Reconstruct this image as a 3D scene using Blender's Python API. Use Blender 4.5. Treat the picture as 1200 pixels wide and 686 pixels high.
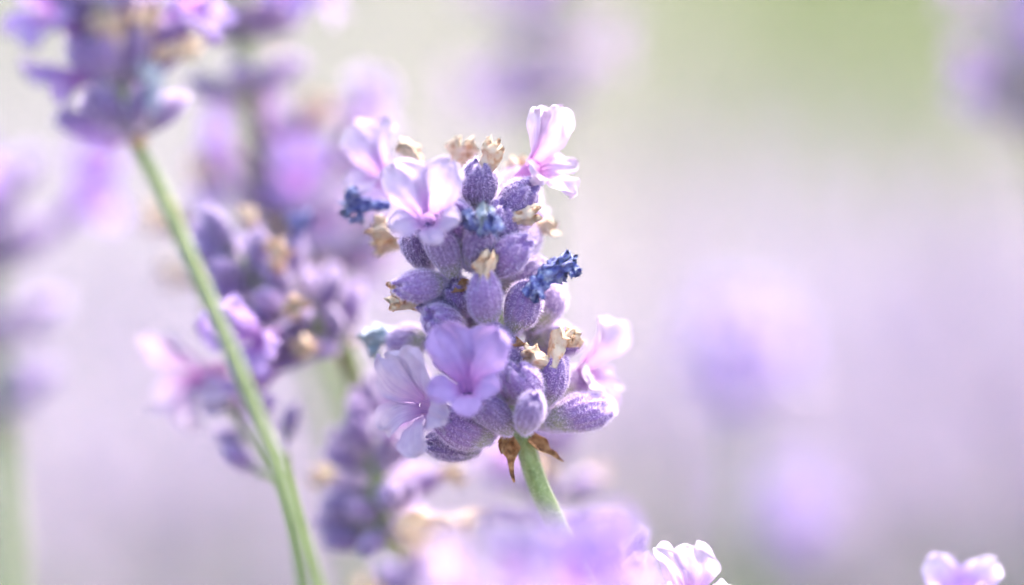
import bpy, math, random
import numpy as np
from mathutils import Vector, Matrix, Quaternion

for _o in list(bpy.data.objects):
    bpy.data.objects.remove(_o)
SC = bpy.context.scene
COL = SC.collection
R = math.radians
MM = 0.001

# ------------------------------------------------------------------ camera
FOCUS = 0.3333                      # metres to the plane of the main spike
PITCH = R(12)                       # looking gently down
HEAD_Z = 0.45                       # the main head stands 45 cm above the soil
FWD = Vector((0, math.cos(PITCH), -math.sin(PITCH)))
UPV = Vector((0, math.sin(PITCH), math.cos(PITCH)))
RGT = Vector((1, 0, 0))
HEAD = Vector((0, 0, HEAD_Z))
CAM = HEAD - FWD * FOCUS
cd = bpy.data.cameras.new('camera')
cd.lens = 100; cd.sensor_width = 36; cd.sensor_fit = 'HORIZONTAL'
cd.clip_start = 0.01; cd.clip_end = 2000
cd.dof.use_dof = True
cd.dof.focus_distance = FOCUS - 0.0050
cd.dof.aperture_fstop = 3.8
co = bpy.data.objects.new('camera', cd); COL.objects.link(co)
co.location = CAM; co.rotation_euler = (R(90) - PITCH, 0, 0)
SC.camera = co

# ------------------------------------------------------------------ sky and sun (bright hazy overcast, sun behind the flowers)
SUN_EL, SUN_AZ = R(52), R(28)       # azimuth from +Y (away from camera) towards +X
w = bpy.data.worlds.new('World'); SC.world = w; w.use_nodes = True
nt = w.node_tree; nt.nodes.clear()
sky = nt.nodes.new('ShaderNodeTexSky'); sky.sky_type = 'NISHITA'; sky.sun_disc = False
sky.sun_elevation = SUN_EL; sky.sun_rotation = SUN_AZ
sky.air_density = 1.0; sky.dust_density = 6.0; sky.ozone_density = 1.0
bg = nt.nodes.new('ShaderNodeBackground'); bg.inputs[1].default_value = 0.15
wo = nt.nodes.new('ShaderNodeOutputWorld')
nt.links.new(sky.outputs[0], bg.inputs[0]); nt.links.new(bg.outputs[0], wo.inputs[0])
ld = bpy.data.lights.new('sun', 'SUN'); ld.energy = 1.5; ld.angle = R(16); ld.color = (1.0, 0.965, 0.925)
lo = bpy.data.objects.new('sun', ld); COL.objects.link(lo)
sdir = Vector((math.sin(SUN_AZ) * math.cos(SUN_EL), math.cos(SUN_AZ) * math.cos(SUN_EL), math.sin(SUN_EL)))
lo.rotation_euler = sdir.to_track_quat('Z', 'Y').to_euler(); lo.location = sdir * 3

vs = SC.view_settings
vs.view_transform = 'Standard'; vs.look = 'None'; vs.gamma = 1; vs.use_curve_mapping = False
vs.exposure = 2.65
SC.render.engine = 'CYCLES'
SC.cycles.use_denoising = True; SC.cycles.denoiser = 'OPENIMAGEDENOISE'; SC.cycles.denoising_input_passes = 'RGB_ALBEDO'
SC.cycles.max_bounces = 10; SC.cycles.transmission_bounces = 6; SC.cycles.diffuse_bounces = 6
SC.cycles.caustics_reflective = False; SC.cycles.caustics_refractive = False

# ------------------------------------------------------------------ material helpers
def srgb(r, g, b):
    f = lambda c: (c / 255 / 12.92) if c / 255 <= 0.04045 else ((c / 255 + 0.055) / 1.055) ** 2.4
    return (f(r), f(g), f(b), 1)

class NB:
    def __init__(s, name):
        s.m = bpy.data.materials.new(name); s.m.use_nodes = True
        s.t = s.m.node_tree; s.t.nodes.clear()
        s.out = s.n('ShaderNodeOutputMaterial')
    def n(s, t, **k):
        x = s.t.nodes.new(t)
        for a, v in k.items(): setattr(x, a, v)
        return x
    def l(s, a, b): s.t.links.new(a, b)
    def noise(s, scale, detail=4, rough=.55, vec=None):
        x = s.n('ShaderNodeTexNoise'); x.inputs['Scale'].default_value = scale
        x.inputs['Detail'].default_value = detail; x.inputs['Roughness'].default_value = rough
        if vec is not None: s.l(vec, x.inputs['Vector'])
        return x
    def ramp(s, fac, stops):
        x = s.n('ShaderNodeValToRGB'); e = x.color_ramp.elements
        while len(e) < len(stops): e.new(.5)
        for i, (p, c) in enumerate(stops): e[i].position = p; e[i].color = c
        s.l(fac, x.inputs[0]); return x
    def mix(s, fac, a, b, mode='MIX'):
        x = s.n('ShaderNodeMix', data_type='RGBA', blend_type=mode)
        for sock, v in ((x.inputs[0], fac), (x.inputs[6], a), (x.inputs[7], b)):
            if hasattr(v, 'is_linked') or hasattr(v, 'links'): s.l(v, sock)
            else: sock.default_value = v
        return x.outputs[2]
    def bsdf(s, col, rough=.6, **k):
        p = s.n('ShaderNodeBsdfPrincipled'); s.l(col, p.inputs['Base Color']); p.inputs['Roughness'].default_value = rough
        for a, v in k.items(): p.inputs[a.replace('_', ' ')].default_value = v
        return p
    def bump(s, h, strength, dist):
        b = s.n('ShaderNodeBump'); b.inputs['Strength'].default_value = strength; b.inputs['Distance'].default_value = dist
        s.l(h, b.inputs['Height']); return b.outputs[0]
    def done(s, sh): s.l(sh, s.out.inputs[0]); return s.m
    def trans(s, p, col, f):
        t = s.n('ShaderNodeBsdfTranslucent'); s.l(col, t.inputs[0])
        m = s.n('ShaderNodeMixShader'); m.inputs[0].default_value = f
        s.l(p.outputs[0], m.inputs[1]); s.l(t.outputs[0], m.inputs[2]); return m.outputs[0]

def m_calyx():
    b = NB('calyx'); tc = b.n('ShaderNodeTexCoord'); oi = b.n('ShaderNodeObjectInfo')
    sep = b.n('ShaderNodeSeparateXYZ'); b.l(tc.outputs['UV'], sep.inputs[0])
    n1 = b.noise(900, 5, .6, tc.outputs['Object'])
    n2 = b.noise(4200, 3, .6, tc.outputs['Object'])
    # length gradient, wobbled by noise: green grey foot, violet body
    ma = b.n('ShaderNodeMath', operation='MULTIPLY_ADD'); b.l(n1.outputs[0], ma.inputs[0]); ma.inputs[1].default_value = .3
    b.l(sep.outputs[1], ma.inputs[2])
    ma2 = b.n('ShaderNodeMath', operation='SUBTRACT'); b.l(ma.outputs[0], ma2.inputs[0]); ma2.inputs[1].default_value = .15
    r = b.ramp(ma2.outputs[0], [(0.0, srgb(126, 134, 84)), (0.2, srgb(138, 136, 116)), (0.42, srgb(128, 102, 144)), (0.8, srgb(116, 88, 142)), (1.0, srgb(124, 100, 152))])
    dark = b.ramp(n2.outputs[0], [(.30, (.54, .48, .58, 1)), (.62, (1.15, 1.12, 1.12, 1))])
    c = b.mix(.8, r.outputs[0], dark.outputs[0], 'MULTIPLY')
    hs = b.n('ShaderNodeHueSaturation'); b.l(c, hs.inputs['Color'])
    mr = b.n('ShaderNodeMapRange'); b.l(oi.outputs['Random'], mr.inputs[0]); mr.inputs[3].default_value = .8; mr.inputs[4].default_value = 1.2
    b.l(mr.outputs[0], hs.inputs['Value'])
    mr2 = b.n('ShaderNodeMapRange'); b.l(oi.outputs['Random'], mr2.inputs[0]); mr2.inputs[3].default_value = .485; mr2.inputs[4].default_value = .51
    b.l(mr2.outputs[0], hs.inputs['Hue'])
    p = b.bsdf(hs.outputs[0], .75, Sheen_Weight=.4, Sheen_Roughness=.5)
    b.l(b.bump(n2.outputs[0], .9, .00012), p.inputs['Normal'])
    return b.done(p.outputs[0])

def m_fuzz(name, col):
    b = NB(name); tc = b.n('ShaderNodeRGB'); tc.outputs[0].default_value = col
    p = b.bsdf(tc.outputs[0], .5)
    return b.done(b.trans(p, tc.outputs[0], .5))

def m_petal(name, base, mid, edge, vein):
    b = NB(name); tc = b.n('ShaderNodeTexCoord'); oi = b.n('ShaderNodeObjectInfo')
    sep = b.n('ShaderNodeSeparateXYZ'); b.l(tc.outputs['UV'], sep.inputs[0])
    r = b.ramp(sep.outputs[1], [(0, base), (.45, mid), (.95, edge)])
    # veins fan out along the petal
    mp = b.n('ShaderNodeMapping'); b.l(tc.outputs['UV'], mp.inputs[0]); mp.inputs['Scale'].default_value = (13, 1.3, 1)
    ad = b.n('ShaderNodeVectorMath', operation='ADD'); b.l(mp.outputs[0], ad.inputs[0])
    cx = b.n('ShaderNodeCombineXYZ'); mm = b.n('ShaderNodeMath', operation='MULTIPLY'); b.l(oi.outputs['Random'], mm.inputs[0]); mm.inputs[1].default_value = 40
    b.l(mm.outputs[0], cx.inputs[2]); b.l(cx.outputs[0], ad.inputs[1])
    nz = b.noise(1.0, 3, .55, ad.outputs[0])
    v = b.ramp(nz.outputs[0], [(.40, (1, 1, 1, 1)), (.52, (0, 0, 0, 1)), (.64, (.75, .75, .75, 1))])
    # veins fade towards the rim
    fd = b.ramp(sep.outputs[1], [(.1, (1, 1, 1, 1)), (.9, (.15, .15, .15, 1))])
    f = b.mix(1.0, v.outputs[0], fd.outputs[0], 'MULTIPLY')
    c = b.mix(f, r.outputs[0], b.mix(.55, r.outputs[0], vein), 'MIX')
    nt_ = b.noise(700, 3, .5, tc.outputs['Object'])
    bl = b.ramp(nt_.outputs[0], [(.3, (.9, .88, .93, 1)), (.7, (1.05, 1.05, 1.03, 1))])
    c2 = b.mix(1.0, c, bl.outputs[0], 'MULTIPLY')
    p = b.bsdf(c2, .55, Sheen_Weight=.25)
    hb = b.mix(.5, nz.outputs[0], nt_.outputs[0])
    b.l(b.bump(hb, .5, .00025), p.inputs['Normal'])
    return b.done(b.trans(p, c2, .45))

def m_withered(name, stops, tr=.15):
    b = NB(name); tc = b.n('ShaderNodeTexCoord'); oi = b.n('ShaderNodeObjectInfo')
    ad = b.n('ShaderNodeVectorMath', operation='ADD'); b.l(tc.outputs['Object'], ad.inputs[0])
    cx = b.n('ShaderNodeCombineXYZ'); b.l(oi.outputs['Random'], cx.inputs[0]); b.l(oi.outputs['Random'], cx.inputs[2]); b.l(cx.outputs[0], ad.inputs[1])
    n1 = b.noise(900, 5, .65, ad.outputs[0])
    r = b.ramp(n1.outputs[0], stops)
    p = b.bsdf(r.outputs[0], .7, Sheen_Weight=.2)
    n2 = b.noise(2600, 4, .6, ad.outputs[0])
    b.l(b.bump(n2.outputs[0], 1.0, .0002), p.inputs['Normal'])
    return b.done(b.trans(p, r.outputs[0], tr))

def m_stem():
    b = NB('stem'); tc = b.n('ShaderNodeTexCoord')
    mp = b.n('ShaderNodeMapping'); b.l(tc.outputs['UV'], mp.inputs[0]); mp.inputs['Scale'].default_value = (7, 40, 1)
    n1 = b.noise(1.0, 4, .6, mp.outputs[0]); n2 = b.noise(1800, 3, .6, tc.outputs['Object'])
    r = b.ramp(n1.outputs[0], [(.3, srgb(100, 116, 58)), (.5, srgb(126, 142, 78)), (.72, srgb(144, 156, 102))])
    sp = b.ramp(n2.outputs[0], [(.35, (.75, .78, .7, 1)), (.65, (1.1, 1.1, 1.1, 1))])
    c = b.mix(.8, r.outputs[0], sp.outputs[0], 'MULTIPLY')
    p = b.bsdf(c, .6, Sheen_Weight=.3)
    b.l(b.bump(n2.outputs[0], .6, .0001), p.inputs['Normal'])
    return b.done(p.outputs[0])

def m_flat(name, stops, scale, rough=.8, tr=0):
    b = NB(name); tc = b.n('ShaderNodeTexCoord')
    n1 = b.noise(scale, 5, .6, tc.outputs['Object'])
    r = b.ramp(n1.outputs[0], stops); p = b.bsdf(r.outputs[0], rough)
    return b.done(b.trans(p, r.outputs[0], tr) if tr else p.outputs[0])

M = {}
M['calyx'] = m_calyx()
M['fuzz'] = m_fuzz('calyx_fuzz', srgb(222, 208, 234))
M['stemfuzz'] = m_fuzz('stem_fuzz', srgb(214, 222, 196))
M['petal'] = m_petal('petal_lilac', srgb(186, 130, 192), srgb(170, 144, 198), srgb(178, 152, 202), srgb(138, 104, 182))
M['pale'] = m_petal('petal_pale', srgb(178, 134, 184), srgb(178, 161, 190), srgb(186, 173, 195), srgb(136, 108, 174))
M['pink'] = m_petal('petal_pink', srgb(186, 126, 182), srgb(188, 166, 194), srgb(196, 182, 199), srgb(162, 122, 174))
M['rim'] = m_petal('petal_white_rim', srgb(128, 84, 180), srgb(170, 140, 206), srgb(214, 204, 222), srgb(120, 80, 170))
M['violet'] = m_petal('petal_violet', srgb(140, 94, 176), srgb(148, 108, 188), srgb(166, 128, 200), srgb(112, 76, 164))
M['tan'] = m_withered('withered_tan', [(.30, srgb(136, 82, 48)), (.40, srgb(196, 150, 110)), (.50, srgb(214, 190, 160)), (.75, srgb(220, 206, 184))])
M['blue'] = m_withered('withered_blue', [(.3, srgb(34, 34, 84)), (.44, srgb(66, 70, 142)), (.54, srgb(112, 122, 180)), (.68, srgb(186, 194, 214))])
M['grey'] = m_withered('withered_grey', [(.3, srgb(120, 134, 128)), (.5, srgb(150, 164, 180)), (.7, srgb(214, 218, 230))])
M['bract'] = m_withered('bract_brown', [(.3, srgb(84, 50, 26)), (.44, srgb(158, 106, 60)), (.56, srgb(190, 144, 94)), (.7, srgb(206, 172, 126))], .35)
M['stem'] = m_stem()

# ------------------------------------------------------------------ mesh helpers
def mesh(name, verts, faces, mats, uvs=None, fmat=None, smooth=True):
    me = bpy.data.meshes.new(name); me.from_pydata([tuple(v) for v in verts], [], faces); me.update()
    for m in (mats if isinstance(mats, (list, tuple)) else [mats]): me.materials.append(m)
    if uvs is not None:
        ul = me.uv_layers.new(name='UVMap')
        li = np.zeros(len(me.loops), dtype=np.int32); me.loops.foreach_get('vertex_index', li)
        ul.data.foreach_set('uv', np.asarray(uvs, dtype=np.float32)[li].ravel())
    if smooth: me.polygons.foreach_set('use_smooth', [True] * len(me.polygons))
    if fmat is not None: me.polygons.foreach_set('material_index', fmat)
    return me

def grid_faces(nu, nv, wrap):
    F = []
    for j in range(nv - 1):
        for i in range(nu if wrap else nu - 1):
            a = j * nu + i; b_ = j * nu + (i + 1) % nu
            F.append((a, b_, b_ + nu, a + nu))
    return F

def wobble(P, seed, amp, freq):
    """smooth pseudo noise displacement from a few random sines"""
    g = np.random.default_rng(seed); D = np.zeros_like(P)
    for k in range(7):
        K = g.normal(size=3) * freq; ph = g.uniform(0, 6.28); d = g.normal(size=3)
        D += np.sin(P @ K + ph)[:, None] * d[None, :]
    return D * amp / 2.6

CAL_L = 6.3
def calyx_mesh(seed):
    g = np.random.default_rng(seed); nu, V, UV = 52, [], []
    fat = g.uniform(.86, .97); prof = [(z_, r_ * fat) for z_, r_ in [(-.02, .01), (0, .42), (.25, .68), (.7, .95), (1.3, 1.30), (2.0, 1.62), (2.8, 1.88), (3.6, 2.03), (4.3, 2.03), (4.9, 1.90), (5.4, 1.68), (5.8, 1.40), (6.08, 1.12), (6.24, .88), (6.2, .64), (6.0, .50), (5.75, .34), (5.6, .02)]]
    n = len(prof); ph = g.uniform(0, 6.28); sq = g.uniform(.9, 1.0)
    for j, (z, r) in enumerate(prof):
        for i in range(nu):
            a = 2 * math.pi * i / nu
            rib = 1 + .065 * math.cos(13 * a + ph) * min(1, z / 1.5) * (1 if j < 12 else .4)
            tooth = (.42 * math.cos(5 * a + ph) if 11 <= j <= 14 else 0)
            V.append((r * rib * math.cos(a), r * rib * sq * math.sin(a), z + tooth)); UV.append((i / nu, min(1, z / CAL_L)))
    V = np.array(V); V += wobble(V, seed + 5, .16, .7); V[:, 0] += .03 * g.normal() * V[:, 2] ** 1.5
    return mesh('calyx', V * MM, grid_faces(nu, n, True), M['calyx'], UV), V

def fuzz_mesh(V, seed, count, lo_, hi_, nu, rows, mat, zero_tilt=.5, width=.026, name='fuzz'):
    """fine hairs: one thin tapering sliver per hair, rooted in the skin V (rows of nu points)"""
    g = np.random.default_rng(seed); P = V.reshape(rows, nu, 3); out, F = [], []
    for k in range(count):
        j = g.integers(0, rows - 1); i = g.integers(0, nu); s, t = g.uniform(), g.uniform()
        a, b_, c, d = P[j, i], P[j, (i + 1) % nu], P[j + 1, i], P[j + 1, (i + 1) % nu]
        p = (a * (1 - s) + b_ * s) * (1 - t) + (c * (1 - s) + d * s) * t
        nrm = np.cross(b_ - a, c - a); ln = np.linalg.norm(nrm)
        if ln < 1e-9: continue
        nrm /= ln; dr = nrm + g.normal(size=3) * zero_tilt; dr /= np.linalg.norm(dr)
        if dr @ nrm < .15: dr = nrm
        L = g.uniform(lo_, hi_); sd = np.cross(dr, g.normal(size=3)); sd /= np.linalg.norm(sd)
        b0 = len(out); h = width * g.uniform(.7, 1.3)
        out += [p - nrm * .02 - sd * h, p - nrm * .02 + sd * h, p + dr * L]
        F.append((b0, b0 + 1, b0 + 2))
    return mesh(name, np.array(out) * MM, F, mat, smooth=False)

CALYX, FUZZ = [], []
for k in range(5):
    me, V = calyx_mesh(11 + k); CALYX.append(me)
    nu = 52; sub = V[nu:nu * 14]
    FUZZ.append(fuzz_mesh(sub, 40 + k, 4200, .14, .64, nu, 13, M['fuzz']))

def petal_mesh(L, W, th0, th1, cup, ruf, seed, mat, wb=.42):
    g = np.random.default_rng(seed); nu, nv = 25, 28; V, UV = [], []
    ph = g.uniform(0, 6.28, 8); y, z = 1.0, 0.0; prev = 0; vm = .60; nk = g.uniform(.02, .07); nc = g.uniform(-.35, .35)
    side = g.uniform(-.10, .10)
    for j in range(nv):
        v = 1 - (1 - j / (nv - 1)) ** 1.35; ds = (v - prev) * L; prev = v
        th = th0 + (th1 - th0) * (v ** .9) + .16 * math.sin(4.2 * v + ph[4]) * v; y += math.sin(th) * ds; z += math.cos(th) * ds
        if v < vm:
            t = v / vm; wv = W * (wb + (1 - wb) * (t * t * (3 - 2 * t)))
        else:
            q = (v - vm) / (1 - vm); wv = W * math.sqrt(max(0, 1 - q * q)) ** .8
        for i in range(nu):
            u = -1 + 2 * i / (nu - 1)
            wl = wv * (1 + (.06 * math.sin(8 * v + ph[3] + (2 if u > 0 else 0)) + .03 * math.sin(21 * v + ph[5] + (1 if u > 0 else 0))) * abs(u))
            off = cup * W * u * u * (.3 + .7 * v) + ruf * v * (abs(u) ** 1.5 * math.sin(7 * v + 2.2 * u + ph[0]) + .6 * math.sin(5 * u + ph[1]) * v)
            off += ruf * .42 * v * v * math.sin(9.5 * u + ph[6] + 3 * v) + ruf * .22 * v * abs(u) * math.sin(19 * v + 6 * u + ph[7])
            off += .08 * math.cos(u * 9 + ph[2]) * (1 - .6 * v) + .10 * math.exp(-(u * 6) ** 2)
            e = max(0, v - .72) / .28
            sl = L * e * (-nk * math.exp(-((u - nc) * 3.2) ** 2) + .022 * math.sin(7 * u + ph[1]) + .012 * math.sin(17 * u + ph[2]))
            V.append((u * wl + side * v * v * L, y + math.sin(th) * sl - math.cos(th) * off, z + math.cos(th) * sl + math.sin(th) * off)); UV.append((.5 + u * .5, v))
    V = np.array(V); V += wobble(V, seed + 3, .07, 1.3)
    return mesh('petal', V * MM, grid_faces(nu, nv, False), mat, UV)

def tube_mesh(mat, seed):
    nu = 24; prof = [(-3.6, .62), (-2.4, .70), (-1.2, .80), (-.2, .92), (.3, 1.0), (.65, 1.06)]
    V, UV = [], []
    for j, (z, r) in enumerate(prof):
        for i in range(nu):
            a = 6.28318 * i / nu; rr = r * (1 + .06 * math.cos(5 * a + seed))
            V.append((rr * math.cos(a), rr * math.sin(a), z)); UV.append((i / nu * 3, .02 + j * .02))
    V = np.array(V); V += wobble(V, seed, .06, .9)
    return mesh('corolla', V * MM, grid_faces(nu, len(prof), True), mat, UV)

PET = {}
for mname in ('petal', 'pale', 'pink', 'violet', 'rim'):
    PET[mname] = dict(
        up=[petal_mesh(6.6, 2.5, R(12), R(62), .10, .52, 3 + k, M[mname], .40) for k in range(3)],
        fan=[petal_mesh(6.9, 2.75, R(16), R(72), .06, .74, 23 + k, M[mname], .34) for k in range(3)],
        erect=[petal_mesh(6.2, 2.2, R(4), R(34), .22, .38, 33 + k, M[mname], .42) for k in range(3)],
        low=[petal_mesh(4.5, 1.75, R(18), R(96), .12, .50, 53 + k, M[mname], .46) for k in range(3)],
        drop=[petal_mesh(5.2, 1.75, R(20), R(116), .16, .50, 63 + k, M[mname], .46) for k in range(3)],
        tube=[tube_mesh(M[mname], k) for k in range(2)])

def withered_mesh(L, r, mat, seed, lobes=4, flare=1.5, crumple=.5):
    g = np.random.default_rng(seed); nu, nv = 30, 24; V, UV = [], []
    ph = g.uniform(0, 6.28, 5)
    for j in range(nv):
        v = j / (nv - 1); z = -1.2 + v * (L + 1.2)
        rr = r * (.62 + .5 * v + (flare - 1) * max(0, v - .6) / .4 * .8)
        if v > .93: rr *= .72
        for i in range(nu):
            a = 6.28318 * i / nu
            q = rr * (1 + .26 * v * math.cos(lobes * a + ph[0] + 1.5 * v) + .14 * math.cos(9 * a + ph[1] + 6 * v))
            V.append((q * math.cos(a), q * .82 * math.sin(a), z + (.55 * max(0, v - .6) / .4) * r * math.cos(lobes * a + ph[2])))
            UV.append((i / nu, v))
    V.append((0, 0, L * .62)); UV.append((.5, 1))
    V = np.array(V); amt = np.clip((V[:, 2] + 1.0) / (L + 1), 0, 1)[:, None]
    V = V + (wobble(V, seed + 1, crumple * r * .7, 1.1 / r) + wobble(V, seed + 2, crumple * r * .42, 3.0 / r) + wobble(V, seed + 4, crumple * r * .2, 6.5 / r)) * amt
    F = grid_faces(nu, nv, True); c = len(V) - 1; o = (nv - 1) * nu
    F += [(o + i, o + (i + 1) % nu, c) for i in range(nu)]
    return mesh('withered_corolla', V * MM, F, mat, UV, smooth=True)

WITH = {'tan': [withered_mesh(3.0, .95, M['tan'], 70 + k, 4, 1.35, .5) for k in range(6)],
        'blue': [withered_mesh(4.2, 1.0, M['blue'], 85 + k, 3, 1.8, .85) for k in range(4)],
        'grey': [withered_mesh(4.4, 1.0, M['grey'], 95 + k, 3, 1.6, .7) for k in range(2)]}

def bract_mesh(seed, L=6.0, W=1.7):
    g = np.random.default_rng(seed); nu, nv = 11, 16; V, UV = [], []
    for j in range(nv):
        v = j / (nv - 1)
        wv = W * (.55 + .45 * math.sin(min(1, v / .3) * math.pi / 2)) * ((1 - v) ** 1.0 if v > .3 else .7) * (1 if v < .3 else .62 + .38 * math.exp(-(v - .3) * 6)) + .10
        for i in range(nu):
            u = -1 + 2 * i / (nu - 1)
            V.append((u * wv, .5 * wv * u * u + .35 * math.sin(v * 5 + seed) * v, v * L)); UV.append((u, v))
    V = np.array(V); V += wobble(V, seed, .16, 1.6)
    n = len(V); V2 = V - np.array([0, .16, 0]); F = grid_faces(nu, nv, False)
    F2 = [tuple(n + q for q in reversed(f)) for f in F]; E = []
    rim = [i for i in range(nu)] + [j * nu + nu - 1 for j in range(1, nv)] + [(nv - 1) * nu + i for i in range(nu - 2, -1, -1)] + [j * nu for j in range(nv - 2, 0, -1)]
    for a, b_ in zip(rim, rim[1:] + rim[:1]): E.append((b_, a, a + n, b_ + n))
    return mesh('bract', np.vstack([V, V2]) * MM, F + F2 + E, M['bract'], UV + UV)
BRACT = [bract_mesh(3), bract_mesh(4), bract_mesh(8, 4.2, 1.5)]

def stem_mesh(path, r0, r1):
    """square ribbed stem along a path of world points (relative to the base), thick at the foot"""
    nu = 16; n = len(path); V, UV = [], []; up = Vector((0, 1, 0)); acc = 0
    for j, p in enumerate(path):
        t = (path[min(n - 1, j + 1)] - path[max(0, j - 1)]).normalized()
        x = up.cross(t).normalized(); y = t.cross(x); r = r0 + (r1 - r0) * j / (n - 1)
        if j: acc += (p - path[j - 1]).length
        for i in range(nu):
            a = 6.28318 * i / nu; q = r * (1 + .13 * math.cos(4 * a + .6)) * (1 + .02 * math.cos(8 * a))
            V.append(tuple(p + (x * math.cos(a) + y * math.sin(a)) * q)); UV.append((i / nu, acc * 10))
    return mesh('stem', V, grid_faces(nu, n, True) + [tuple(range(nu))[::-1], tuple((n - 1) * nu + i for i in range(nu))], M['stem'], UV), np.array(V)

# ------------------------------------------------------------------ object helpers
def link(name, data, parent, mat4):
    o = bpy.data.objects.new(name, data); COL.objects.link(o)
    if parent: o.parent = parent
    o.matrix_basis = mat4; return o

def frame(pos, z, y=None, scale=1.0):
    z = z.normalized(); y = y or Vector((0, 0, 1))
    x = y.cross(z)
    if x.length < 1e-4: x = Vector((1, 0, 0)).cross(z)
    x.normalize(); yy = z.cross(x)
    m = Matrix((x, yy, z)).transposed().to_4x4()
    return Matrix.Translation(pos) @ m @ Matrix.Scale(scale, 4)

class Spike:
    """one flowering lavender stalk; parts are placed in world space and parented to an Empty at its foot"""
    def __init__(s, base, label, seed, group=None, fuzz=True, slim=1.0):
        s.slim = slim; s.base = Vector(base); s.rng = random.Random(seed); s.fuzz = fuzz
        s.root = bpy.data.objects.new('lavender_spike', None); COL.objects.link(s.root)
        s.root.location = s.base; s.root.empty_display_size = .01
        s.root['label'] = label; s.root['category'] = 'lavender'
        if group: s.root['group'] = group
    def stem(s, pts, r0=1.25, r1=.9, fuzz_range=None):
        P = catmull([Vector(p) for p in pts], 12); P = [p - s.base for p in P]
        me, V = stem_mesh(P, r0 * MM, r1 * MM)
        o = link('stem', me, s.root, Matrix())
        if fuzz_range:
            z = V[:, 2] + s.base.z; rows = len(P)
            ok = [j for j in range(rows) if fuzz_range[0] < z[j * 16] < fuzz_range[1]]
            a, b_ = ok[0], ok[-1] + 1
            f = fuzz_mesh(V[a * 16:b_ * 16] / MM, 9, 3600, .12, .32, 16, b_ - a, M['stemfuzz'], .5, .028)
            fo = link('fuzz', f, o, Matrix()); fo['kind'] = 'stuff'
        return o
    def calyx(s, pos, d, scale=1.0):
        k = s.rng.randrange(5); m = frame(pos - s.base, d, Vector((s.rng.uniform(-1, 1), s.rng.uniform(-1, 1), s.rng.uniform(-1, 1))), scale) @ Matrix.Diagonal((s.slim, s.slim, 1, 1))
        o = link('calyx', CALYX[k], s.root, m)
        if s.fuzz:
            f = link('fuzz', FUZZ[k], o, Matrix()); f['kind'] = 'stuff'
        return o
    def corolla(s, mouth, axis, up, tone='pale', upper='up', lower='low', scale=1.0, spread=27, lowspread=62, lowsize=1.0):
        P = PET[tone]; r = s.rng
        o = link('corolla', P['tube'][r.randrange(2)], s.root, frame(mouth - s.base, axis, up, scale))
        for ph in (90 + spread, 90 - spread):
            link('petal', P[upper][r.randrange(3)], o, Matrix.Rotation(R(ph - 90 + r.uniform(-5, 5)), 4, 'Z') @ Matrix.Translation((0, 0, .0006)))
        for ph in (270 - lowspread, 270, 270 + lowspread):
            link('petal', P[lower][r.randrange(3)], o, Matrix.Rotation(R(ph - 90 + r.uniform(-6, 6)), 4, 'Z') @ Matrix.Translation((0, 0, .0006)) @ Matrix.Scale(lowsize * r.uniform(.88, 1.1), 4))
        return o
    def withered(s, pos, d, kind='tan', scale=1.0, sx=1.0):
        L = WITH[kind]
        m = frame(pos - s.base, d, Vector((s.rng.uniform(-1, 1), s.rng.uniform(-1, 1), s.rng.uniform(-1, 1))), scale) @ Matrix.Diagonal((sx, sx, 1, 1))
        return link('withered_corolla', L[s.rng.randrange(len(L))], s.root, m)
    def calyces(s, rows, jit=(1.0, 1.12)):
        L = CAL_L * MM
        for bx, by, bn, tx, ty, sg in rows:
            a = at(bx, by, bn); q = at(tx, ty, bn) - a
            dep = math.sqrt(max(0, L * L - q.length_squared)); sc = max(1, q.length / L)
            s.calyx(a, q - FWD * dep * sg * .92, sc * s.rng.uniform(*jit))
    def withers(s, rows):
        for ax, ay, an, bx, by, bn, kind, sc, sx in rows:
            a, b_ = at(ax, ay, an), at(bx, by, bn); s.withered(a, b_ - a, kind, sc, sx)
    def back_whorls(s, rows, near=0):
        for cx, cy, n in rows:
            for k in range(n):
                ang = R(200 + 140 * (k + .5) / n); el = R(s.rng.uniform(10, 45))
                d = vdir(math.cos(ang) * math.cos(el), math.sin(el), math.sin(ang) * math.cos(el))
                s.calyx(at(cx, cy, near) + d * .0016, d, s.rng.uniform(.92, 1.02))
    def bract(s, pos, d, up, k=0, scale=1.0):
        return link('bract', BRACT[k], s.root, frame(pos - s.base, d, up, scale))

def catmull(P, n):
    """centripetal Catmull-Rom, so that uneven spacing never loops"""
    Q = [P[0] * 2 - P[1]] + P + [P[-1] * 2 - P[-2]]; out = []
    for i in range(1, len(Q) - 2):
        a, b_, c, d = Q[i - 1:i + 3]
        t0 = 0; t1 = t0 + math.sqrt((b_ - a).length); t2 = t1 + math.sqrt((c - b_).length); t3 = t2 + math.sqrt((d - c).length)
        for k in range(n):
            t = t1 + (t2 - t1) * k / n
            A1 = a * ((t1 - t) / (t1 - t0)) + b_ * ((t - t0) / (t1 - t0)); A2 = b_ * ((t2 - t) / (t2 - t1)) + c * ((t - t1) / (t2 - t1)); A3 = c * ((t3 - t) / (t3 - t2)) + d * ((t - t2) / (t3 - t2))
            B1 = A1 * ((t2 - t) / (t2 - t0)) + A2 * ((t - t0) / (t2 - t0)); B2 = A2 * ((t3 - t) / (t3 - t1)) + A3 * ((t - t1) / (t3 - t1))
            out.append(B1 * ((t2 - t) / (t2 - t1)) + B2 * ((t - t1) / (t2 - t1)))
    return out + [P[-1]]

# plots a place in the flower bed: tenths of a millimetre across and down in the plane of the main spike, millimetres nearer (+) / farther (-)
def at(x, y, near=0.0):
    k = 1 - near * MM / FOCUS
    return HEAD + RGT * ((x - 600) * 1e-4 * k) + UPV * ((343 - y) * 1e-4 * k) - FWD * (near * MM)

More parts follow.
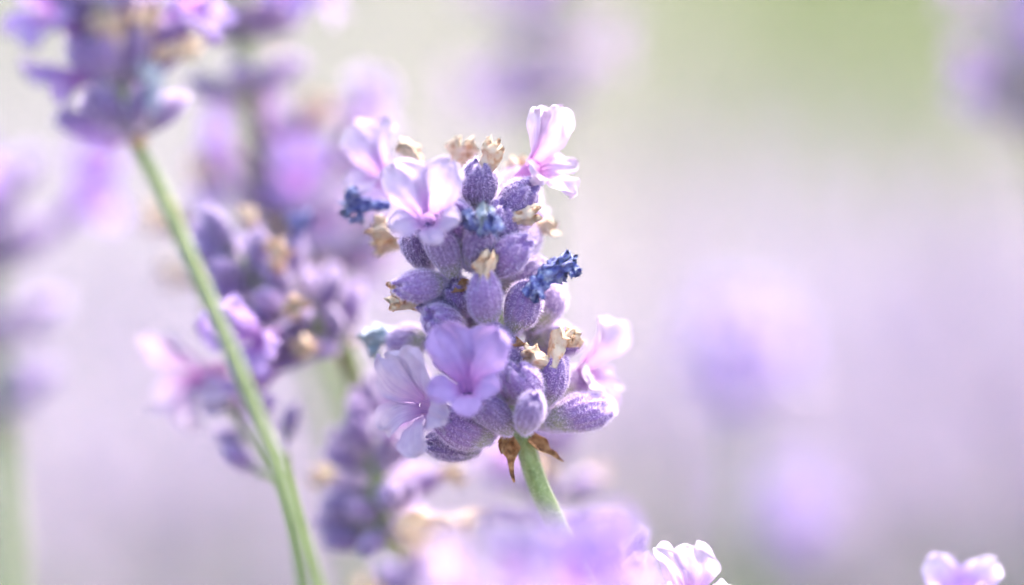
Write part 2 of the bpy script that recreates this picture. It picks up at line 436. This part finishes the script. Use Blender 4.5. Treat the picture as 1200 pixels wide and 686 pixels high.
def vdir(x, y, near):
    """direction: right, up, towards the viewer's side of the bed"""
    return (RGT * x + UPV * y - FWD * near).normalized()

# ------------------------------------------------------------------ ground
def structure(o): o['kind'] = 'structure'; return o
def ground():
    b = NB('ground_soil'); tc = b.n('ShaderNodeTexCoord')
    n1 = b.noise(1.1, 5, .6, tc.outputs['Object']); n2 = b.noise(70, 5, .65, tc.outputs['Object'])
    r = b.ramp(n1.outputs[0], [(.3, srgb(97, 93, 94)), (.5, srgb(100, 96, 97)), (.7, srgb(103, 99, 100))])
    k = b.ramp(n2.outputs[0], [(.3, (.88, .87, .87, 1)), (.7, (1.06, 1.06, 1.06, 1))])
    c = b.mix(.8, r.outputs[0], k.outputs[0], 'MULTIPLY')
    # greyer earth on one side of the bed, with a wandering border
    sx = b.n('ShaderNodeSeparateXYZ'); b.l(tc.outputs['Object'], sx.inputs[0])
    mb = b.n('ShaderNodeMath', operation='MULTIPLY_ADD'); b.l(n1.outputs[0], mb.inputs[0]); mb.inputs[1].default_value = .5; b.l(sx.outputs[0], mb.inputs[2])
    mrg = b.n('ShaderNodeMapRange'); b.l(mb.outputs[0], mrg.inputs[0]); mrg.inputs[1].default_value = -.15; mrg.inputs[2].default_value = .45; mrg.inputs[3].default_value = 1; mrg.inputs[4].default_value = 0
    c = b.mix(mrg.outputs[0], c, srgb(89, 87, 91)); p = b.bsdf(c, 1.0, Specular_IOR_Level=.1)
    m = b.done(p.outputs[0])
    g = np.random.default_rng(2); n = 61; xs = np.sinh(np.linspace(-5.3, 5.3, n)) * 3
    V = [(x, y, 0.0) for y in xs for x in xs]
    structure(link('ground', mesh('ground', V, grid_faces(n, n, False), m), None, Matrix()))
ground()

def field():
    """far plants that melt into one lilac mass"""
    g = np.random.default_rng(7); V, F, FM = [], [], []
    def spike(x, y, h, lx, ly):
        top = np.array([x + lx, y + ly, h]); a = np.array([x, y, 0.0]); b0 = len(V)
        for p, r in ((a, .0016), (top, .0011)):
            for q in range(3): V.append(p + r * np.array([math.cos(q * 2.1), math.sin(q * 2.1), 0]))
        for q in range(3): F.append((b0 + q, b0 + (q + 1) % 3, b0 + 3 + (q + 1) % 3, b0 + 3 + q)); FM.append(0)
        hl = g.uniform(.03, .055); d = (top - a) / np.linalg.norm(top - a)
        for k, (t, r) in enumerate(((0, .011), (.35, .012), (.7, .009))):
            c = top + d * hl * t; b1 = len(V); ph = g.uniform(0, 2)
            for q in range(5): V.append(c + np.array([math.cos(q * 1.2566 + ph), math.sin(q * 1.2566 + ph), 0]) * r * g.uniform(.6, 1.3) + d * .008)
            V.append(c - d * .004); V.append(c + d * .018)
            for q in range(5):
                F.append((b1 + q, b1 + (q + 1) % 5, b1 + 6)); FM.append(1 if g.uniform() < .6 else 2)
                F.append((b1 + (q + 1) % 5, b1 + q, b1 + 5)); FM.append(1)
    clumps = []
    for k in range(46):
        y = g.uniform(.95, 1.9); x = g.uniform(-.7, .8) * (.5 + y * .45)
        clumps.append((x, y, g.uniform(.13, .24), 17))
    for k in range(4): clumps.append((g.uniform(.2, .42), g.uniform(.9, 1.35), g.uniform(.1, .16), 40))
    for cx, cy, rr, m in clumps:
        for k in range(m):
            a, q = g.uniform(0, 6.28), rr * math.sqrt(g.uniform()) * .7
            x, y = cx + q * math.cos(a), cy + q * math.sin(a)
            spike(x, y, g.uniform(.05, .15), (x - cx) * .9, (y - cy) * .9)
    mg = m_flat('field_stem', [(.3, srgb(120, 140, 90)), (.7, srgb(150, 168, 116))], 60)
    mp = m_flat('field_flower', [(.3, srgb(160, 144, 168)), (.7, srgb(174, 160, 180))], 90, .8, .3)
    ml = m_flat('field_petal', [(.3, srgb(180, 166, 188)), (.7, srgb(194, 182, 198))], 90, .8, .4)
    o = link('lavender_field', mesh('lavender_field', V, F, [mg, mp, ml], fmat=FM, smooth=False), None, Matrix())
    o['kind'] = 'stuff'; o['label'] = 'blurred mass of low lilac lavender plants covering the pale soil'; o['category'] = 'lavender'
field()

def grass():
    g = np.random.default_rng(5); V, F = [], []
    for k in range(4000):
        y = 2.5 + 4.5 * g.uniform() ** .6; x = .12 * y + g.normal() * .3 + .02
        if k < 1100: y = 2.2 + 4.3 * g.uniform() ** .7; x = (.13 + .05 * g.normal()) * y + g.normal() * .06
        elif k % 2: continue
        else: x = g.uniform(-.32, .32) * y
        h = g.uniform(.06, .16); a = g.uniform(0, 6.28); wd = np.array([math.cos(a), math.sin(a), 0]) * .006
        p = np.array([x, y, -.005]); ln = np.array([g.normal() * .03, g.normal() * .03, 0]); b0 = len(V)
        V.extend([p - wd, p + wd, p + ln * .4 + [0, 0, h * .6] + wd * .7, p + ln * .4 + [0, 0, h * .6] - wd * .7, p + ln + [0, 0, h]])
        F.append((b0, b0 + 1, b0 + 2, b0 + 3)); F.append((b0 + 3, b0 + 2, b0 + 4))
    o = link('grass', mesh('grass', V, F, m_flat('grass_blade', [(.3, srgb(108, 120, 78)), (.7, srgb(126, 136, 98))], 30, .7, .3), smooth=False), None, Matrix())
    o['kind'] = 'stuff'; o['label'] = 'blurred patch of fresh green grass beyond the lavender'; o['category'] = 'grass'
grass()

# ------------------------------------------------------------------ the main spike
def main_spike():
    foot = at(760, 690, 0); foot = Vector((foot.x + .012, foot.y + .02, 0))
    s = Spike(foot, 'sharp upright lavender head with lilac blossoms, woolly purple calyces and crumpled blue petals', 1)
    s.stem([foot, Vector((foot.x - .002, foot.y - .004, .2)), at(760, 860, -2), at(684, 682, -1), at(648, 608, 0), at(626, 556, 0), at(613, 512, 0), at(604, 465, 0), at(588, 395, 0), at(566, 310, 0), at(563, 245, 0)],
           1.3, .84, (.40, .437))
    cal = [  # foot x, y, near; tip x, y; sign of the lean towards (+) or away (-)
        (524, 330, 4, 471, 336, 1), (531, 324, 5, 514, 272, 1), (505, 318, 0, 484, 278, 1), (551, 318, 5, 566, 268, 1),
        (582, 302, 3, 602, 252, 1), (570, 318, 4, 608, 300, 1), (603, 300, 0, 626, 264, -1), (573, 382, 5, 568, 330, 1),
        (597, 390, 4, 624, 336, 1), (622, 388, 0, 651, 338, -1), (618, 402, -2, 668, 386, -1), (543, 376, 1, 497, 354, 1),
        (556, 364, 0, 528, 336, 1), (505, 400, -1, 464, 391, -1), (540, 385, 2, 505, 372, 1), (550, 300, 2, 525, 262, 1),
        (561, 249, 3, 566, 196, 1), (578, 256, 2, 618, 229, 1), (583, 240, -1, 614, 206, -1), (547, 238, -2, 540, 190, -1),
        (598, 252, -1, 626, 222, -1), (545, 290, 3, 530, 250, 1), (540, 262, 2, 508, 226, 1), (578, 336, 0, 634, 316, -1),
        (626, 480, 3, 609, 429, 1), (637, 480, 2, 651, 420, 1), (612, 506, 6, 625, 466, 1), (640, 500, 2, 699, 466, 1),
        (599, 506, 4, 563, 468, 1), (578, 518, 3, 525, 491, 1), (564, 527, 0, 508, 520, 1), (653, 474, -2, 679, 444, -1),
        (600, 470, 2, 590, 425, 1), (590, 480, 3, 545, 455, 1), (570, 440, -2, 520, 425, -1), (560, 420, 0, 520, 405, -1),
        (600, 440, 0, 630, 410, -1), (594, 436, 2, 574, 392, 1), (604, 446, 2, 600, 400, 1), (530, 250, -1, 490, 225, -1), (520, 280, -2, 475, 262, -1), (590, 275, -3, 632, 250, -1),
    ]
    s.calyces(cal)
    s.back_whorls([(612, 500, 7), (588, 395, 6), (562, 312, 6), (563, 250, 5)])
    # blossoms: mouth, axis, direction of the upper lip
    s.corolla(at(548, 456, 10), vdir(-.06, .42, .90), vdir(.06, 1, -.2), 'petal', 'fan', 'low', 1.06, 27, 70, .9)
    s.corolla(at(505, 478, 6), vdir(-.66, .20, .60), vdir(-.28, .95, .1), 'pale', 'fan', 'drop', 1.08, 33, 66, 1.0)
    s.corolla(at(502, 262, 9), vdir(-.06, .40, .90), vdir(-.12, 1, -.2), 'pale', 'fan', 'low', 1.06, 28, 70, .9)
    s.corolla(at(450, 212, -9), vdir(-.50, .55, .45), vdir(.12, 1, -.4), 'pale', 'fan', 'low', 1.0)
    s.corolla(at(622, 200, 1), vdir(.56, .40, .50), vdir(-.30, .95, -.1), 'pink', 'up', 'low', 1.1, 26, 68)
    s.corolla(at(682, 438, -5), vdir(.74, .36, .35), vdir(-.1, 1, -.1), 'pink', 'up', 'drop', 1.06)
    # withered blossoms still sitting in the calyces: foot, tip, near, kind, size
    wi = [(568, 331, 8.5, 568, 300, 9, 'tan', 1.05, 1.15), (567, 199, 6, 584, 164, 7, 'tan', 1.15, .95), (541, 196, -2, 545, 170, -2, 'tan', 1.0, 1.5),
          (597, 257, 6, 630, 252, 7, 'tan', 1.1, .9), (622, 268, -3, 652, 263, -4, 'tan', 1.0, .9), (490, 357, 3, 452, 349, 4, 'tan', 1.15, 1.1),
          (472, 270, -3, 442, 265, -3, 'tan', 1.0, 1.0), (470, 284, -5, 440, 289, -5, 'tan', 1.0, 1.0), (490, 195, -3, 478, 172, -3, 'tan', 1.05, 1.0),
          (640, 424, 4, 604, 408, 7, 'tan', 1.1, .9), (651, 420, 4, 660, 385, 3, 'tan', 1.1, 1.0), (655, 405, 2, 674, 394, 2, 'tan', .8, 1.1), (600, 215, -4, 604, 186, -5, 'tan', 1.0, 1.1),
          (528, 236, 4, 520, 218, 5, 'tan', .7, .9),
          (566, 270, 9, 540, 250, 11, 'blue', .75, 1.1), (566, 272, 10, 584, 262, 12, 'blue', .62, 1.1), (565, 268, 10, 572, 246, 11, 'grey', .55, 1.2),
          (624, 338, 7, 652, 318, 7, 'blue', 1.0, 1.15), (640, 322, 6, 676, 297, 6, 'blue', .85, .9), (668, 302, 6, 678, 326, 7, 'blue', .55, .8), (625, 330, 8, 632, 352, 9, 'blue', .5, 1.2),
          (446, 240, -4, 402, 236, -4, 'blue', 1.0, 1.0), (424, 240, -4, 420, 260, -4, 'blue', .5, .9),
          (466, 391, -4, 434, 392, -5, 'grey', 1.0, .9), (448, 394, -5, 438, 414, -5, 'grey', .6, .9)]
    s.withers(wi)
    s.bract(at(596, 512, 2), vdir(.12, -1, .25), vdir(.1, .2, 1), 0, .92); s.bract(at(590, 512, 2), vdir(-.1, -.9, .5), vdir(.1, .2, 1), 2, .6)
    s.bract(at(622, 512, 1), vdir(.8, -.62, .1), vdir(.3, .4, 1), 1, .82); s.bract(at(552, 330, 5), vdir(-.75, -.45, .5), vdir(.1, .6, .8), 2, .75)
    s.bract(at(592, 400, 5), vdir(.7, -.10, .6), vdir(0, .9, .4), 2, .8)
main_spike()

# ------------------------------------------------------------------ other spikes
def spike_from(label, seed, top_of_stem, axis, foot_shift, whorls, flowers=(), withered=0, group=None, fuzz=True, size=1.0, tone='pale', r0=1.35, r1=.95, via=(), skip=0.0, blue=0):
    """whorls: (height mm, count, angle off the axis); flowers: (right, up, near, tone) directions"""
    p0 = Vector(top_of_stem); ax = Vector(axis).normalized()
    foot = Vector((p0.x + foot_shift[0], p0.y + foot_shift[1], 0)); rr = random.Random(seed)
    if via: foot = Vector((via[0].x + foot_shift[0], via[0].y + foot_shift[1], 0))
    s = Spike(foot, label, seed, group, fuzz, .70)
    hmax = max(h for h, n, a in whorls) * MM * size
    lower = [foot, foot.lerp(via[0] if via else p0 - ax * .06, .5) + Vector((0, 0, .02))]
    s.stem(lower + (list(via) if via else [p0 - ax * .06]) + ([] if via else [p0 - ax * .012]) + [p0, p0 + ax * hmax * .5, p0 + ax * (hmax + .001)], r0, r1)
    x = ax.cross(Vector((0, 1, .1))).normalized(); y = ax.cross(x); tips = []
    for h, n, ang in whorls:
        o = rr.uniform(0, 6.28)
        for k in range(n):
            if rr.random() < skip: continue
            a = o + 6.28318 * k / n + rr.uniform(-.2, .2); e = R(ang + rr.uniform(-9, 9))
            d = (ax * math.cos(e) + (x * math.cos(a) + y * math.sin(a)) * math.sin(e)).normalized()
            b0 = p0 + ax * (h + rr.uniform(-1.2, 1.2)) * MM * size + d * .0012
            sc = size * rr.uniform(.9, 1.06); s.calyx(b0, d, sc); tips.append((b0 + d * CAL_L * MM * sc, d))
    used = set()
    for f in flowers:
        fd = vdir(*f[:3]); c = p0 + ax * (f[4] if len(f) > 4 else hmax / MM * .5) * MM
        cand = sorted(range(len(tips)), key=lambda i: -((tips[i][0] - c).normalized().dot(fd)))
        i = next(i for i in cand if i not in used); used.add(i); t, d = tips[i]
        d = (d + fd).normalized()
        s.corolla(t + d * .0032, d, ax + vdir(0, .4, 0) * .3, f[3], rr.choice(['up', 'fan', 'up']), rr.choice(['low', 'drop']), rr.uniform(.92, 1.05))
    rest = [i for i in range(len(tips)) if i not in used]; rr.shuffle(rest)
    for i in rest[:withered]:
        t, d = tips[i]; s.withered(t - d * .0004, d + Vector((rr.uniform(-.3, .3),) * 3), 'tan', rr.uniform(.9, 1.15), 1.05)
    for i in rest[withered:withered + blue]:
        t, d = tips[i]; s.withered(t - d * .0004, d, 'blue', rr.uniform(.8, 1.1), 1.05)
    s.bract(p0 + ax * .0005, x - ax, ax, 1, .7); s.bract(p0 + ax * .0005, -x - ax * .8, ax, 0, .6)
    return s

W4 = [(0, 9, 72), (6, 9, 62), (13, 9, 55), (20, 8, 48), (26, 6, 35), (29, 3, 12)]
# tall stalk with the long bare stem
def bare_stem_spike():
    n = 28; foot = at(430, 690, n); foot = Vector((foot.x, foot.y + .02, 0))
    s = Spike(foot, 'large violet lavender head on the long bare pale green stem leaning across the bed', 21, slim=.68)
    s.stem([foot, Vector((foot.x - .001, foot.y - .004, .25)), at(405, 780, n), at(372, 686, n), at(318, 530, n), at(266, 400, n), at(215, 285, n), at(180, 205, n), at(158, 165, n), at(140, 100, n), at(120, 20, n), at(105, -60, n), at(95, -120, n)], .74, .66, (.40, .48))
    s.calyces([(135, 162, n, 72, 140, 1), (150, 160, n + 1, 175, 112, 1), (145, 160, n + 2, 118, 108, 1), (160, 158, n, 205, 118, -1), (152, 158, n - 2, 150, 105, -1), (140, 150, n - 3, 96, 118, -1),
               (140, 100, n + 2, 98, 60, 1), (145, 96, n + 2, 165, 45, 1), (148, 96, n, 205, 70, 1), (135, 92, n, 82, 62, -1), (150, 90, n - 2, 195, 40, -1), (130, 95, n + 3, 130, 50, 1),
               (125, 40, n + 2, 80, 5, 1), (130, 36, n + 2, 150, -15, 1), (135, 40, n, 190, 10, 1), (140, 60, n, 215, 30, -1), (128, 30, n - 1, 90, -20, -1),
               (112, -20, n + 2, 70, -55, 1), (115, -22, n + 2, 120, -75, 1), (118, -20, n, 170, -50, 1), (105, -70, n, 80, -120, 1), (108, -70, n, 130, -120, 1), (98, -110, n, 95, -165, 1)])
    s.back_whorls([(150, 150, 4), (138, 90, 5), (125, 30, 5), (112, -30, 5)], n)
    s.corolla(at(96, 92, n + 2), vdir(-.88, -.15, .22), vdir(-.1, .95, .25), 'petal', 'erect', 'low', .92)
    s.corolla(at(66, 22, n + 3), vdir(-.50, .30, .65), vdir(.1, 1, -.1), 'petal', 'up', 'low', 1.0)
    s.corolla(at(215, 12, n - 2), vdir(.62, .30, .5), vdir(-.1, 1, -.1), 'petal', 'up', 'low', 1.05)
    s.corolla(at(130, -25, n + 4), vdir(.05, .30, .85), vdir(0, 1, -.1), 'pale', 'fan', 'low', 1.0)
    s.corolla(at(45, -60, n), vdir(-.7, .30, .4), vdir(0, 1, -.1), 'petal', 'fan', 'low', 1.0)
    s.withers([(130, 55, n + 6, 128, 22, n + 8, 'tan', 1.2, 1.2), (165, 48, n + 4, 170, 18, n + 5, 'tan', 1.0, 1.1), (195, 62, n + 3, 225, 52, n + 3, 'tan', 1.1, 1.0), (180, 120, n + 6, 178, 84, n + 6, 'grey', .8, 1.0)])
    s.bract(at(150, 163, n + 1), vdir(-.8, -.25, .4), vdir(0, .9, .4), 2, .9); s.bract(at(160, 162, n + 1), vdir(.4, -.3, .7), vdir(0, .9, .4), 2, .7)
bare_stem_spike()
spike_from('violet lavender head with a pale pink blossom and rusty bracts, half hidden by its neighbour', 22, at(290, 112, -48), vdir(-.10, 1, 0), (.03, .02), [(0, 7, 62), (7, 10, 62), (13, 10, 58), (19, 9, 50), (25, 6, 30)],
           [(1, .15, .3, 'pale', 10), (.9, .5, .4, 'pale', 16), (-.6, .2, .8, 'pale', 8), (.5, .1, .9, 'petal', 8), (-.2, .5, .9, 'petal', 16), (-.8, .5, .3, 'petal', 16)], 8, size=1.1, via=[at(400, 560, -90), at(330, 330, -80), at(300, 190, -60)])
# the two whorled heads behind the bare stem
sp = spike_from('soft lavender head with tan withered tips and a blue blossom, behind the bare green stem', 23, at(345, 318, -64), vdir(-.02, 1, 0), (.02, .02), [(0, 10, 86), (3, 10, 78), (6, 10, 68), (9, 9, 54), (12, 6, 30)],
           [(.7, .5, .5, 'petal', 6), (.1, .4, .9, 'petal', 6), (-.7, .6, .4, 'petal', 8), (.3, .1, .9, 'pale', 3), (.6, .9, .3, 'pink', 8), (.95, .5, .1, 'pink', 6), (-.5, .3, .7, 'petal', 6), (-.2, .9, .4, 'pale', 8), (-.8, 0, .3, 'pale', 3), (.9, -.1, .3, 'pale', 4)], 12, blue=3, size=1.15, via=[at(470, 690, -70), at(425, 520, -68), at(388, 410, -66)])
sp.calyces([(262, 268, -58, 200, 256, 1), (285, 318, -58, 226, 320, 1), (285, 240, -58, 246, 206, 1), (400, 200, -60, 425, 150, 1), (300, 330, -58, 262, 350, 1), (390, 300, -60, 440, 290, 1)])
sp.withers([(204, 257, -57, 160, 254, -57, 'tan', 1.3, 1.2), (230, 320, -57, 196, 318, -57, 'tan', 1.2, 1.2), (250, 210, -56, 222, 190, -56, 'tan', 1.2, 1.2), (264, 350, -57, 300, 352, -52, 'tan', 1.5, 1.3)])
sp.corolla(at(420, 150, -60), vdir(.4, .5, .4), vdir(0, 1, -.3), 'pale', 'up', 'low', 1.1)
spike_from('drooping lavender head with rusty bract and bright violet hanging petals', 24, at(402, 408, -24), vdir(-.72, .60, .15), (.03, .02), [(0, 6, 55), (4, 8, 66), (8, 8, 55), (12, 6, 40), (15, 3, 15)],
           [(-.35, -.75, .5, 'petal', 3), (-.5, -.35, .8, 'petal', 7), (-.2, -.9, .3, 'pale', 5)], 6, blue=1, size=1.08, via=[at(500, 760, -46), at(455, 610, -42), at(424, 500, -32)])
def sparse_spike():
    n = -20; foot = at(352, 686, n); foot = Vector((foot.x, foot.y + .01, 0))
    s = Spike(foot, 'sparse lavender stalk with two dark buds and one pink blossom', 25, slim=.75)
    s.stem([foot, Vector((foot.x, foot.y, .3)), at(362, 760, n), at(350, 640, n), at(336, 560, n), at(332, 530, n)], 1.1, .5)
    s.calyces([(333, 520, n, 345, 472, -1), (302, 552, n, 258, 520, 1), (290, 535, n - 2, 252, 500, -1)], (.82, .88))
    s.stem([at(336, 562, n), at(322, 558, n), at(304, 553, n), at(292, 537, n - 2)], .5, .45)
    s.corolla(at(240, 436, n - 2), vdir(-.55, -.1, .6), vdir(.1, 1, 0), 'pink', 'up', 'drop', 1.25)
    s.stem([at(322, 545, n), at(285, 500, n - 2), at(252, 455, n - 2)], .45, .55)
sparse_spike()
# below the main head
spike_from('small lavender bud head with green foot beside the main stem', 26, at(450, 622, -24), vdir(-.12, 1, .1), (.02, .02), [(0, 9, 84), (3, 9, 66), (7, 8, 48), (10, 4, 20)], [(.3, .6, .7, 'pale', 6)], 6, size=1.1, via=[at(550, 760, -34), at(500, 665, -34)], r0=1.2)
spike_from('lavender head with small dark buds peeping out behind the main stem', 27, at(640, 630, -45), vdir(.05, 1, 0), (.02, .02), [(0, 9, 70), (5, 9, 55), (9, 5, 30)], [(-.5, .3, .8, 'pale', 5)], 5, via=[at(660, 760, -45)], skip=.25)
spike_from('very blurred lavender head in front of the main stem with cream withered tips', 28, at(648, 912, 50), vdir(-.06, 1, 0), (.01, -.01), [(0, 9, 66), (6, 9, 60), (11, 8, 40)], [(-.8, .5, .3, 'pink', 10), (-.2, .9, .4, 'pale', 11), (.2, .9, .4, 'petal', 11), (-.5, .3, .8, 'petal', 6), (.6, .8, .3, 'petal', 10)], 14, via=[at(660, 1080, 56)])
spike_from('very blurred low lavender head with cream withered tips in front of the small bud head', 37, at(490, 835, 40), vdir(.04, 1, 0), (.01, -.01), [(0, 8, 66), (5, 8, 55), (9, 5, 30)], [], 14, via=[at(495, 960, 40)])
spike_from('lavender head with two dark upright buds beside the pink blossom', 29, at(722, 712, -9), vdir(.05, 1, 0), (.01, .01), [(0, 5, 40), (2, 3, 15)], [], 0, via=[at(730, 860, -9)])
spike_from('lavender head with one crisp pale pink blossom raised above it', 30, at(785, 852, 2), vdir(.05, 1, 0), (.01, .01), [(0, 7, 66), (4, 4, 25)], [(.12, 1, .2, 'pink', 0)], 1, via=[at(790, 980, 2)])
sp = spike_from('lavender head showing two white rimmed purple petal lobes', 31, at(1125, 790, -8), vdir(0, 1, 0), (.01, .01), [(0, 7, 60), (3, 4, 25)], [], 0, via=[at(1130, 920, -8)])
sp.corolla(at(1125, 716, -8), vdir(.02, .75, .6), vdir(0, 1, -.6), 'rim', 'fan', 'low', .95, 40, 66)
# blurred heads farther back
spike_from('blurred lavender head rising straight behind the top of the main head', 32, at(632, 125, -150), vdir(0, 1, 0), (.01, .02), W4,
           [(-.8, 0, .3, 'pale', 6), (.8, .2, .3, 'pale', 8), (-.6, -.2, .7, 'petal', 4), (.5, -.1, .8, 'pale', 6), (0, .3, .9, 'pale', 14), (-.7, .5, .5, 'pale', 16), (.7, .5, .5, 'petal', 18), (0, .6, .8, 'petal', 22)], 8)
spike_from('blurred violet lavender head at the grass side of the bed', 33, at(1212, 140, -125), vdir(.03, 1, 0), (.08, .02), W4,
           [(-.9, .1, .3, 'petal', 6), (-.7, .6, .3, 'petal', 18), (-.5, 0, .8, 'pale', 10), (-.9, .2, 0, 'petal', 14), (-.3, .3, .9, 'petal', 20)], 4, size=1.15, via=[at(1330, 520, -150), at(1245, 260, -150)])
spike_from('round blurred lavender tuft with pale rim and short green stem', 34, at(868, 476, -175), vdir(-.05, 1, 0), (.02, .02), [(0, 6, 72), (4, 6, 58), (8, 4, 35)],
           [(-.9, .4, 0, 'rim', 6), (-.6, .9, 0, 'rim', 8), (0, 1, .2, 'rim', 8), (.6, .9, .2, 'rim', 8), (.9, .3, 0, 'rim', 6), (-.5, .6, .7, 'rim', 6), (.4, .5, .8, 'rim', 6), (0, .3, 1, 'rim', 4)], 0, size=.78)
spike_from('faint small lavender tuft below the round blurred one', 35, at(914, 672, -200), vdir(.02, 1, 0), (.01, .02), [(0, 9, 76), (4, 10, 60), (8, 9, 40)],
           [(-.8, .6, 0, 'rim', 6), (0, 1, .3, 'rim', 6), (.8, .6, 0, 'rim', 6), (.1, .4, .9, 'rim', 5)], 0, size=.85)
spike_from('very blurred violet lavender head standing closer than the bare stem', 36, at(2, 500, 60), vdir(-.05, 1, 0), (.0, -.01), [(0, 5, 50), (8, 8, 60), (14, 9, 56), (20, 7, 40)],
           [(-.3, .8, .6, 'violet', 16), (.7, .7, .3, 'violet', 16), (.2, .3, .9, 'violet', 14), (-.6, .2, .7, 'violet', 14)], 0)
